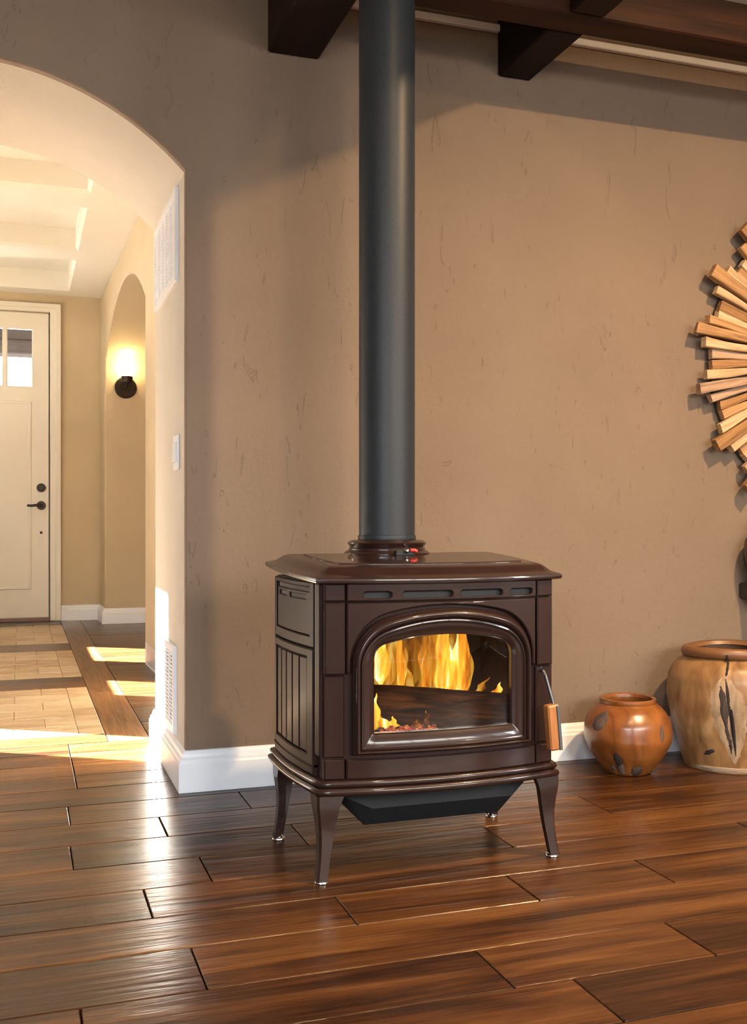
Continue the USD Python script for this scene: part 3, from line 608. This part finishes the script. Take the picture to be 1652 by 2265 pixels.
# sides
def side_map(s, d0=0.0):
    def f(v):                                            # v: (t along the side, z, w)
        t = v[:, 0]; x = .298 + .021 * t + .013 * np.sin(PI * t) - .004 + d0 + v[:, 2]
        return np.c_[SCX + s * x, -0.925 + 0.375 * t, v[:, 1]]
    return f
def side(name, s, outer, holes=(), d=.010, c=.002, d0=0.0, m='satin'):
    o = np.asarray(outer, float); k = .375                # chamfer in metres along t
    pl = plate(o * [k, 1], [np.asarray(h) * [k, 1] for h in holes], d, c); pl.vertices[:, 0] /= k
    q = remap(pl, lambda v: v * [k, 1, 1], .03); q.vertices[:, 0] /= k
    v = side_map(s, d0)(np.asarray(q.vertices)); r = trimesh.Trimesh(v, q.faces, process=False); trimesh.repair.fix_normals(r)
    return obj(name, r, m, stove)
for s in (-1, 1):
    side('side_post', s, rect(.008, .085, .293, .699), d=.010, c=.003)
    side('side_post', s, rect(.955, .995, .243, .699), d=.008, c=.003)
    side('side_upper_frame', s, rect(.10, .945, .545, .699), [rect(.17, .90, .570, .688)], d=.009, c=.002)
    side('side_upper_panel', s, rect(.172, .898, .572, .675), [slot(.24, .55, .656, .667), slot(.62, .83, .656, .667)], d=.006, c=.0015)
    side('side_slot_backing', s, rect(.18, .89, .65, .686), d=.002, c=.0004, m='black')
    side('side_lower_frame', s, rect(.10, .945, .243, .541), [rect(.20, .885, .288, .520)], d=.011, c=.003)
    side('side_ledge', s, rect(.10, .945, .262, .268), d=.014, c=.003)
    for k in range(5):                                   # fluted inset
        a = .205 + k * .136; side('flute', s, rect(a, a + .132, .289, .519), d=.008, c=.0045)
# underside heat shield
def quad(x0, x1, y, z): return (x0, y, z), (x1, y, z)
hp = [(.700, -.86, .204), (1.235, -.86, .204), (.700, -.60, .204), (1.235, -.60, .204), (.745, -.862, .176), (1.222, -.862, .176), (.812, -.865, .145), (1.185, -.865, .145), (.806, -.815, .092), (1.172, -.815, .092), (.82, -.62, .092), (1.15, -.62, .092)]
obj('heat_shield', tm(Manifold.hull_points(np.array(hp))), 'shield', stove, smooth=False, label='black bevelled heat shield under the firebox')
# cabriole legs
def leg(sx, sy, cx, cy):
    """Corner leg: an L of two wings that narrow downwards; (cx, cy) is the outer corner at the floor, sx, sy point outwards."""
    rings = []
    for z in np.linspace(.006, .204, 22):
        t = (z - .006) / .198
        w = .026 + .040 * max(0, (t - .15) / .85) ** 1.9
        o = -.008 * math.sin(PI * min(1, t * 1.15)) + .002 * (1 - t) ** 2
        th = .017 + .004 * t; k = .005
        p = [(0, -k), (0, -w), (-th, -w), (-th, -th), (-w, -th), (-w, 0), (-k, 0)]
        rings.append(np.array([(cx + sx * (x + o), cy + sy * (yy + o), z) for x, yy in p]))
    l = obj('leg', rings_mesh(rings), 'enamel', stove, smooth=25)
    f = lathe([(0, 0), (.0165, 0), (.0175, .003), (.0165, .006), (.012, .008), (.009, .016), (0, .016)], 24); f.apply_translation((cx - sx * .013, cy - sy * .013, 0))
    obj('leveling_foot', f, 'chrome', l, label='chrome leveling foot')
leg(-1, -1, SCX - .313, -.936); leg(1, -1, SCX + .318, -.936); leg(-1, 1, SCX - .330, -.555); leg(1, 1, SCX + .322, -.545)

# ------------------------------------------------------------------ fire: logs, embers, flames
def split_log(name, label, a, b, r, seed, m='log', tilt=0.0):
    a, b = np.array(a), np.array(b); L = np.linalg.norm(b - a); n = 26; rings = []
    for i in range(n):
        x = L * i / (n - 1); rg = []
        for k in range(24):
            g = 2 * PI * k / 24; rad = r * (1 - .18 * max(0, math.cos(3 * g)) ** 2)
            rad *= 0.92 + .22 * meshkit.fbm(np.array([x * 14, math.cos(g) * 1.6 + 3, math.sin(g) * 1.6 + seed]), 3, seed)
            rg.append((x, rad * math.cos(g + tilt), rad * math.sin(g + tilt)))
        rings.append(np.array(rg))
    mesh = rings_mesh(rings); d = (b - a) / L; yaw = math.degrees(math.atan2(d[1], d[0])); pit = -math.degrees(math.asin(d[2]))
    return obj(name, mesh, m, loc=a, rot=(0, pit, yaw), smooth=40, label=label, cat='firewood')
split_log('firewood_log', 'large split log lying across the front of the fire, brown upper face', (.815, -.836, .394), (1.185, -.836, .350), .049, 3, tilt=.5)
split_log('firewood_log', 'charred black log end under the front log at the left', (.775, -.812, .315), (1.00, -.785, .315), .025, 5, 'char')
split_log('firewood_log', 'dark log at the back of the fire behind the flames', (.78, -.690, .322), (1.17, -.690, .322), .035, 8, 'char')
em = []
for k in range(95):
    s = trimesh.creation.icosphere(1, rng.uniform(.004, .009)); s.vertices *= [1.3, 1, .7]; s.apply_translation((rng.uniform(.815, .96), rng.uniform(-.925, -.905), rng.uniform(.328, .350))); em.append(s)
tag(obj('ember_bed', cat(*em), 'ember'), 'bed of glowing red embers on the stove floor', 'embers', kind='stuff')
fire = thing('fire', 'tall yellow flames burning behind the logs inside the stove', 'fire')
def tongue(x, y, z0, z1, w, lean=0.0, wav=.008, seed=0, m='flame', tip=0.15, dep=.45):
    n = 22; rings = []
    for i in range(n):
        t = i / (n - 1); z = z0 + (z1 - z0) * t
        ww = w * (0.62 + 0.5 * math.sin(PI * min(1, t * 1.25 + .08)) ** 1.0) * (1 - t ** 3 * (1 - tip)); ww *= max(.12, min(1, t * 5 + .25))
        ph = seed * 1.7
        cx = x + lean * t + wav * math.sin(5.2 * t + ph) * t + .4 * wav * math.sin(13 * t + ph * 2)
        cy = y + .006 * math.sin(4 * t + ph)
        g = np.arange(20) * 2 * PI / 20
        rings.append(np.c_[cx + ww * np.cos(g) * (1 + .12 * math.sin(9 * t + ph)), cy + ww * dep * np.sin(g), np.full(20, z)])
    obj('flame', rings_mesh(rings), m, fire, smooth=True)
fl = [(.868, -.775, .430, .61, .022, -.004, 'flamehot'), (.905, -.765, .400, .61, .030, .004, 'flame'), (.928, -.755, .402, .61, .011, -.010, 'flamehot'), (.956, -.765, .396, .500, .010, -.022, 'flame'),
      (.986, -.785, .392, .61, .013, -.012, 'flamehot'), (.972, -.775, .392, .480, .012, .014, 'flame'), (1.018, -.75, .392, .61, .032, .004, 'flame'), (1.048, -.765, .388, .61, .028, -.004, 'flamehot'), (1.082, -.77, .380, .61, .028, .004, 'flamehot'), (1.102, -.76, .385, .61, .022, -.010, 'flame'),
      (1.07, -.72, .40, .60, .055, .0, 'flame'), (.885, -.72, .40, .60, .040, .0, 'flame'), (.955, -.70, .40, .60, .050, .004, 'flamedim'), (1.00, -.715, .40, .60, .060, .0, 'flamedim'), (.84, -.74, .41, .60, .03, .0, 'flamedim'), (1.118, -.73, .39, .56, .018, -.02, 'flamedim'),
      (.797, -.905, .345, .432, .015, .006, 'flamehot'), (.812, -.900, .345, .405, .014, -.002, 'flame'), (.832, -.905, .345, .388, .015, -.018, 'flamehot'), (.858, -.90, .345, .374, .013, -.012, 'flamehot'), (.905, -.905, .345, .362, .010, .004, 'flame'), (.935, -.905, .345, .385, .005, .010, 'flame'),
      (1.130, -.77, .384, .436, .013, .036, 'flame'), (1.183, -.775, .376, .420, .015, .010, 'flamehot'), (1.165, -.775, .376, .390, .010, -.01, 'flame'), (.826, -.80, .44, .50, .008, .004, 'flame')]
for i, (x, yy, z0, z1, w, ln, mm_) in enumerate(fl):
    tongue(x, yy, z0, min(z1, .592), w, ln, .008, i + 1, mm_, tip=.6 if z1 > .58 else .05)

# ------------------------------------------------------------------ root wood pots
def pot_mesh(prof, seed, amp, dents=(), n=96):
    P = np.array(prof); m = lathe(P, n); v = np.array(m.vertices); g = np.arctan2(v[:, 1], v[:, 0]); r = np.hypot(v[:, 0], v[:, 1]); z = v[:, 2]
    q = np.c_[np.cos(g) * 2.1 + 5, np.sin(g) * 2.1 + 5, z * 7]
    f = 1 + amp * (meshkit.fbm(q, 3, seed) - .5)
    for (ga, zc, wg, wz, d) in dents:
        dg = (g - ga + PI) % (2 * PI) - PI; e = (dg / wg) ** 2 + ((z - zc) / wz) ** 2
        f -= d * np.exp(-e * 1.6)
    v[:, 0] *= f; v[:, 1] *= f; m.vertices = v; return m
def outer_at(prof_o, z):
    return np.interp(z, prof_o[:, 1], prof_o[:, 0])
def patch(po, seed, amp, ga, zc, outline, proud, mname, parent, name, tilt=0.0, n=14, dents=(), **kw):
    """A knot or scar of its own wood let into the pot: outline(s) gives its half width along its height, s from -1 to 1."""
    pts, rows_ = [], []
    hz = outline['h']
    for i in range(n + 1):
        s = -1 + 2 * i / n; w = outline['w'](s) * (.55 + .9 * meshkit.fbm(np.array([s * 4 + zc * 50, ga * 3, proud * 999.]), 2, 11))
        for j in range(9):
            e = -1 + 2 * j / 8; g = ga + (w * e + tilt * s); z = zc + hz * s
            q = np.array([math.cos(g) * 2.1 + 5, math.sin(g) * 2.1 + 5, z * 7]); f = 1 + amp * (meshkit.fbm(q, 3, seed) - .5)
            for (ga_, zc_, wg, wz, dd) in dents:
                dg = (g - ga_ + PI) % (2 * PI) - PI; f -= dd * math.exp(-1.6 * ((dg / wg) ** 2 + ((z - zc_) / wz) ** 2))
            r = outer_at(po, z) * f + (.0022 + proud) * (1 - abs(e) ** 3) * (1 - abs(s) ** 4) - .0004 + .0018 * (meshkit.fbm(np.array([g * 30, z * 90, 1.0]), 2, 3) - .5)
            pts.append((r * math.cos(g), r * math.sin(g), z))
    pts = np.array(pts); inn = pts * [.97, .97, 1]; N = len(pts); f = []
    for i in range(n):
        for j in range(8):
            a = i * 9 + j; b, c, d = a + 1, a + 9, a + 10
            f += [(a, b, d), (a, d, c), (N + a, N + d, N + b), (N + a, N + c, N + d)]
    edge = [j for j in range(9)] + [i * 9 + 8 for i in range(1, n + 1)] + [n * 9 + j for j in range(7, -1, -1)] + [i * 9 for i in range(n - 1, 0, -1)]
    for a, b in zip(edge, edge[1:] + edge[:1]): f += [(a, N + a, N + b), (a, N + b, b)]
    m = trimesh.Trimesh(np.vstack([pts, inn]), f, process=False); trimesh.repair.fix_normals(m)
    return obj(name, m, mname, parent, smooth=50, **kw)
def dense(prof, n=120):
    P = np.array(prof); L = np.r_[0, np.cumsum(np.linalg.norm(np.diff(P, axis=0), axis=1))]
    from scipy.interpolate import PchipInterpolator
    t = np.linspace(0, L[-1], n); return np.c_[PchipInterpolator(L, P[:, 0])(t), PchipInterpolator(L, P[:, 1])(t)]
p1o = dense([(.072, .000), (.098, .030), (.128, .075), (.1455, .125), (.142, .165), (.122, .205), (.098, .228), (.086, .236)])
p1 = thing('wood_pot', 'small round glossy orange brown root wood pot beside the stove', 'pot', loc=(1.94, -.222, 0))
view1 = math.atan2(-3.25 + .222, -1.94)                      # direction from the pot to the viewer
dn = [(view1 - .25, .055, .10, .020, .10), (view1 - .1 + .42, .022, .22, .022, .07), (view1 - .45, .022, .2, .02, .08)]
obj('body', pot_mesh(np.vstack([[(0, .0)], p1o, [(.084, .238), (.082, .232), (.088, .215), (.118, .19), (.13, .13), (.10, .05), (0, .03)]]), 4, .035, dn), 'pot1', p1, smooth=50)
rm = lathe([(.082, .232), (.090, .230), (.0945, .238), (.0935, .247), (.088, .250), (.080, .247), (.079, .238)], 72)
obj('rim', rm, 'pot1', p1, smooth=50)
ov = lambda a: (lambda s: a * math.sqrt(max(.02, 1 - s * s)))
patch(p1o, 4, .035, view1 - .72, .183, {'h': .033, 'w': ov(.20)}, .0015, 'bark', p1, 'knot', tilt=.06, label='dark grey oval knot')
patch(p1o, 4, .035, view1 - .27, .058, {'h': .030, 'w': ov(.10)}, .0005, 'crack', p1, 'hole', tilt=-.03)
patch(p1o, 4, .035, view1 - .22, .026, {'h': .022, 'w': ov(.13)}, .001, 'bark', p1, 'scar')
patch(p1o, 4, .035, view1 + .33, .020, {'h': .020, 'w': ov(.19)}, .001, 'bark', p1, 'scar')
patch(p1o, 4, .035, view1 - .52, .024, {'h': .012, 'w': ov(.10)}, .001, 'bark', p1, 'scar')
patch(p1o, 4, .035, view1 + .86, .150, {'h': .030, 'w': ov(.06)}, .0008, 'bark', p1, 'scar')

p2o = dense([(.150, .000), (.158, .030), (.172, .090), (.192, .170), (.206, .250), (.203, .300), (.184, .345), (.152, .372), (.138, .380)])
p2 = thing('wood_pot', 'large pale brown root wood pot with a long carved split, at the right edge', 'pot', loc=(2.325, -.250, 0))
view2 = math.atan2(-3.25 + .25, -2.325)
dn2 = [(view2 + .03, .19, .30, .14, .05), (view2 + .02, .19, .07, .13, .06)]
obj('body', pot_mesh(np.vstack([[(0, .0)], p2o, [(.13, .384), (.126, .372), (.16, .33), (.17, .2), (.13, .05), (0, .03)]]), 9, .05, dn2, 240), 'pot2', p2, smooth=50)
rm = lathe([(.124, .378), (.142, .374), (.154, .381), (.159, .395), (.154, .408), (.142, .413), (.128, .410), (.122, .398)], 80)
v = np.array(rm.vertices); v[:, 2] += .004 * np.sin(2 * np.arctan2(v[:, 1], v[:, 0])); rm.vertices = v
obj('rim', rm, 'rim2', p2, smooth=50)
leaf = lambda a: (lambda s: a * max(.03, (1 - abs(s) ** 2.2) ** .8) * (1 + .18 * s))
patch(p2o, 9, .05, view2 + .03, .185, {'h': .150, 'w': leaf(.29)}, .0015, 'raw', p2, 'split_face', tilt=-.10, n=30, dents=dn2, label='pale raw wood of the split')
patch(p2o, 9, .05, view2 + .05, .190, {'h': .140, 'w': leaf(.050)}, .0045, 'crack', p2, 'crack', tilt=-.10, n=30, dents=dn2)
patch(p2o, 9, .05, view2 - .03, .185, {'h': .130, 'w': leaf(.085)}, .0030, 'bark', p2, 'bark_strip', tilt=-.10, n=30, dents=dn2)
patch(p2o, 9, .05, view2 - .02, .355, {'h': .024, 'w': ov(.025)}, .0015, 'crack', p2, 'crack', tilt=.02)
patch(p2o, 9, .05, view2 - .05, .012, {'h': .010, 'w': ov(1.1)}, .001, 'ash', p2, 'base_edge')
patch(p2o, 9, .05, view2 - .38, .070, {'h': .012, 'w': ov(.09)}, .001, 'crack', p2, 'crack', tilt=.08)

ck = [(.160, .398), (.1605, .390), (.155, .383), (.148, .377), (.147, .372), (.158, .366)]
obj('rim_crack', tube([(r * math.cos(view2 - .03 + .012 * math.sin(i * 2.1)), r * math.sin(view2 - .03 + .012 * math.sin(i * 2.1)), z) for i, (r, z) in enumerate(ck)], [.002, .0035, .003, .004, .0035, .002], 8), 'crack', p2)

# ------------------------------------------------------------------ sunburst wall art
AX, AZ = 2.978, 1.451
art = thing('wall_art', 'round sunburst wall decoration of split wood sticks at the right edge', 'wall art')
g = np.linspace(0, 2 * PI, 121)[:-1]
rings = [np.c_[AX + r * np.cos(g), np.full(120, yy), AZ + r * np.sin(g)] for r, yy in ((.548, -.004), (.556, -.004), (.556, -.020), (.548, -.020), (.548, -.004))]
ro = rings_mesh(rings, False, False); obj('ring', ro, 'steel', art)
seen = [(132.1, .654, .050), (136.6, .604, .033), (140.6, .556, .034), (144.2, .552, .034), (147.8, .601, .034), (152.0, .657, .049), (156.2, .605, .030), (160.4, .562, .046), (164.1, .562, .032), (167.5, .606, .034), (171.3, .653, .042), (175.6, .610, .035), (179.3, .568, .035), (183.1, .568, .035),
        (186.9, .603, .036), (191.5, .651, .042), (195.2, .600, .032), (199.0, .562, .033), (202.8, .562, .033), (206.5, .600, .036), (210.6, .653, .050), (214.8, .599, .038), (218.6, .558, .040), (221.6, .560, .032), (224.9, .595, .030), (229.1, .651, .040)]
kind = {.65: 0, .60: 1, .56: 2}
allst = list(seen); a = 233.0; pat = [(.600, .034), (.56, .034), (.56, .034), (.602, .034), (.652, .044)]; k = 0
while a < 360 + 129:
    r_, w_ = pat[k % 5]; allst.append((a, r_, w_)); a += 3.93; k += 1
mseq = [2, 0, 1, 0, 1, 0, 1, 2, 1, 0, 0, 1, 3, 2, 1, 3, 3, 2, 0, 1, 2, 1, 0, 1, 1, 2]
for i, (a, r1, w_) in enumerate(allst):
    lay = 0 if r1 > .63 else 1 if r1 > .58 else 2
    r0 = .26 + rng.uniform(-.01, .01); L = r1 - r0; t = .026 + rng.uniform(-.004, .004); w0 = w_ * (.40 + .05 * lay)
    y0 = -.002 - (.030, .020, .0)[lay] if lay < 2 else -.022
    y0 = {0: -.048, 1: -.036, 2: -.024}[lay]
    rg = []
    for q in np.linspace(0, 1, 9):
        x = r0 + L * q + (0); ww = (w0 + (w_ - w0) * q) / 2 * (1 + .06 * math.sin(q * 9 + i)); c = .003
        e = .002 * math.sin(q * 7 + i * 2); sk = rng.uniform(-.0012, .0012)
        yf, yb = y0 - t + sk, y0
        rg.append(np.array([(x, yb, -ww + e), (x, yf + c, -ww + e), (x, yf, -ww + c + e), (x, yf, ww - c + e), (x, yf + c, ww + e), (x, yb, ww + e)]))
    rg[-1][:, 0] += np.array([-.004, -.002, 0, .003, .001, .002]) * rng.uniform(-1, 1.5)
    mk = mseq[i] if i < len(mseq) else rng.randrange(4)
    obj('stick', rings_mesh(rg), 'stick%d' % mk, art, loc=(AX, 0, AZ), rot=(0, -a, 0), smooth=25)
hub = lathe([(0, 0), (.27, 0), (.27, .022), (.25, .026), (0, .026)], 72); obj('hub', facing(hub, AX, 0.0, AZ), 'burnt', art)

# ------------------------------------------------------------------ console shelf at the right edge and the vase on it
sh = thing('wall_shelf', 'end of a dark floating console shelf at the right edge above the pots', 'shelf')
obj('board', box(2.563, 3.68, -.20, 0.0, .551, .611, .006), 'console', sh)
va = lathe(dense([(0, 0), (.05, 0), (.075, .05), (.088, .11), (.078, .16), (.045, .195), (.035, .215), (.045, .235), (.040, .235), (.03, .215), (0, .20)], 70), 48)
obj('vase', va, 'vase', loc=(2.622, -.10, .611), label='dark red round vase on the shelf, cut by the right edge', cat='vase', smooth=50)
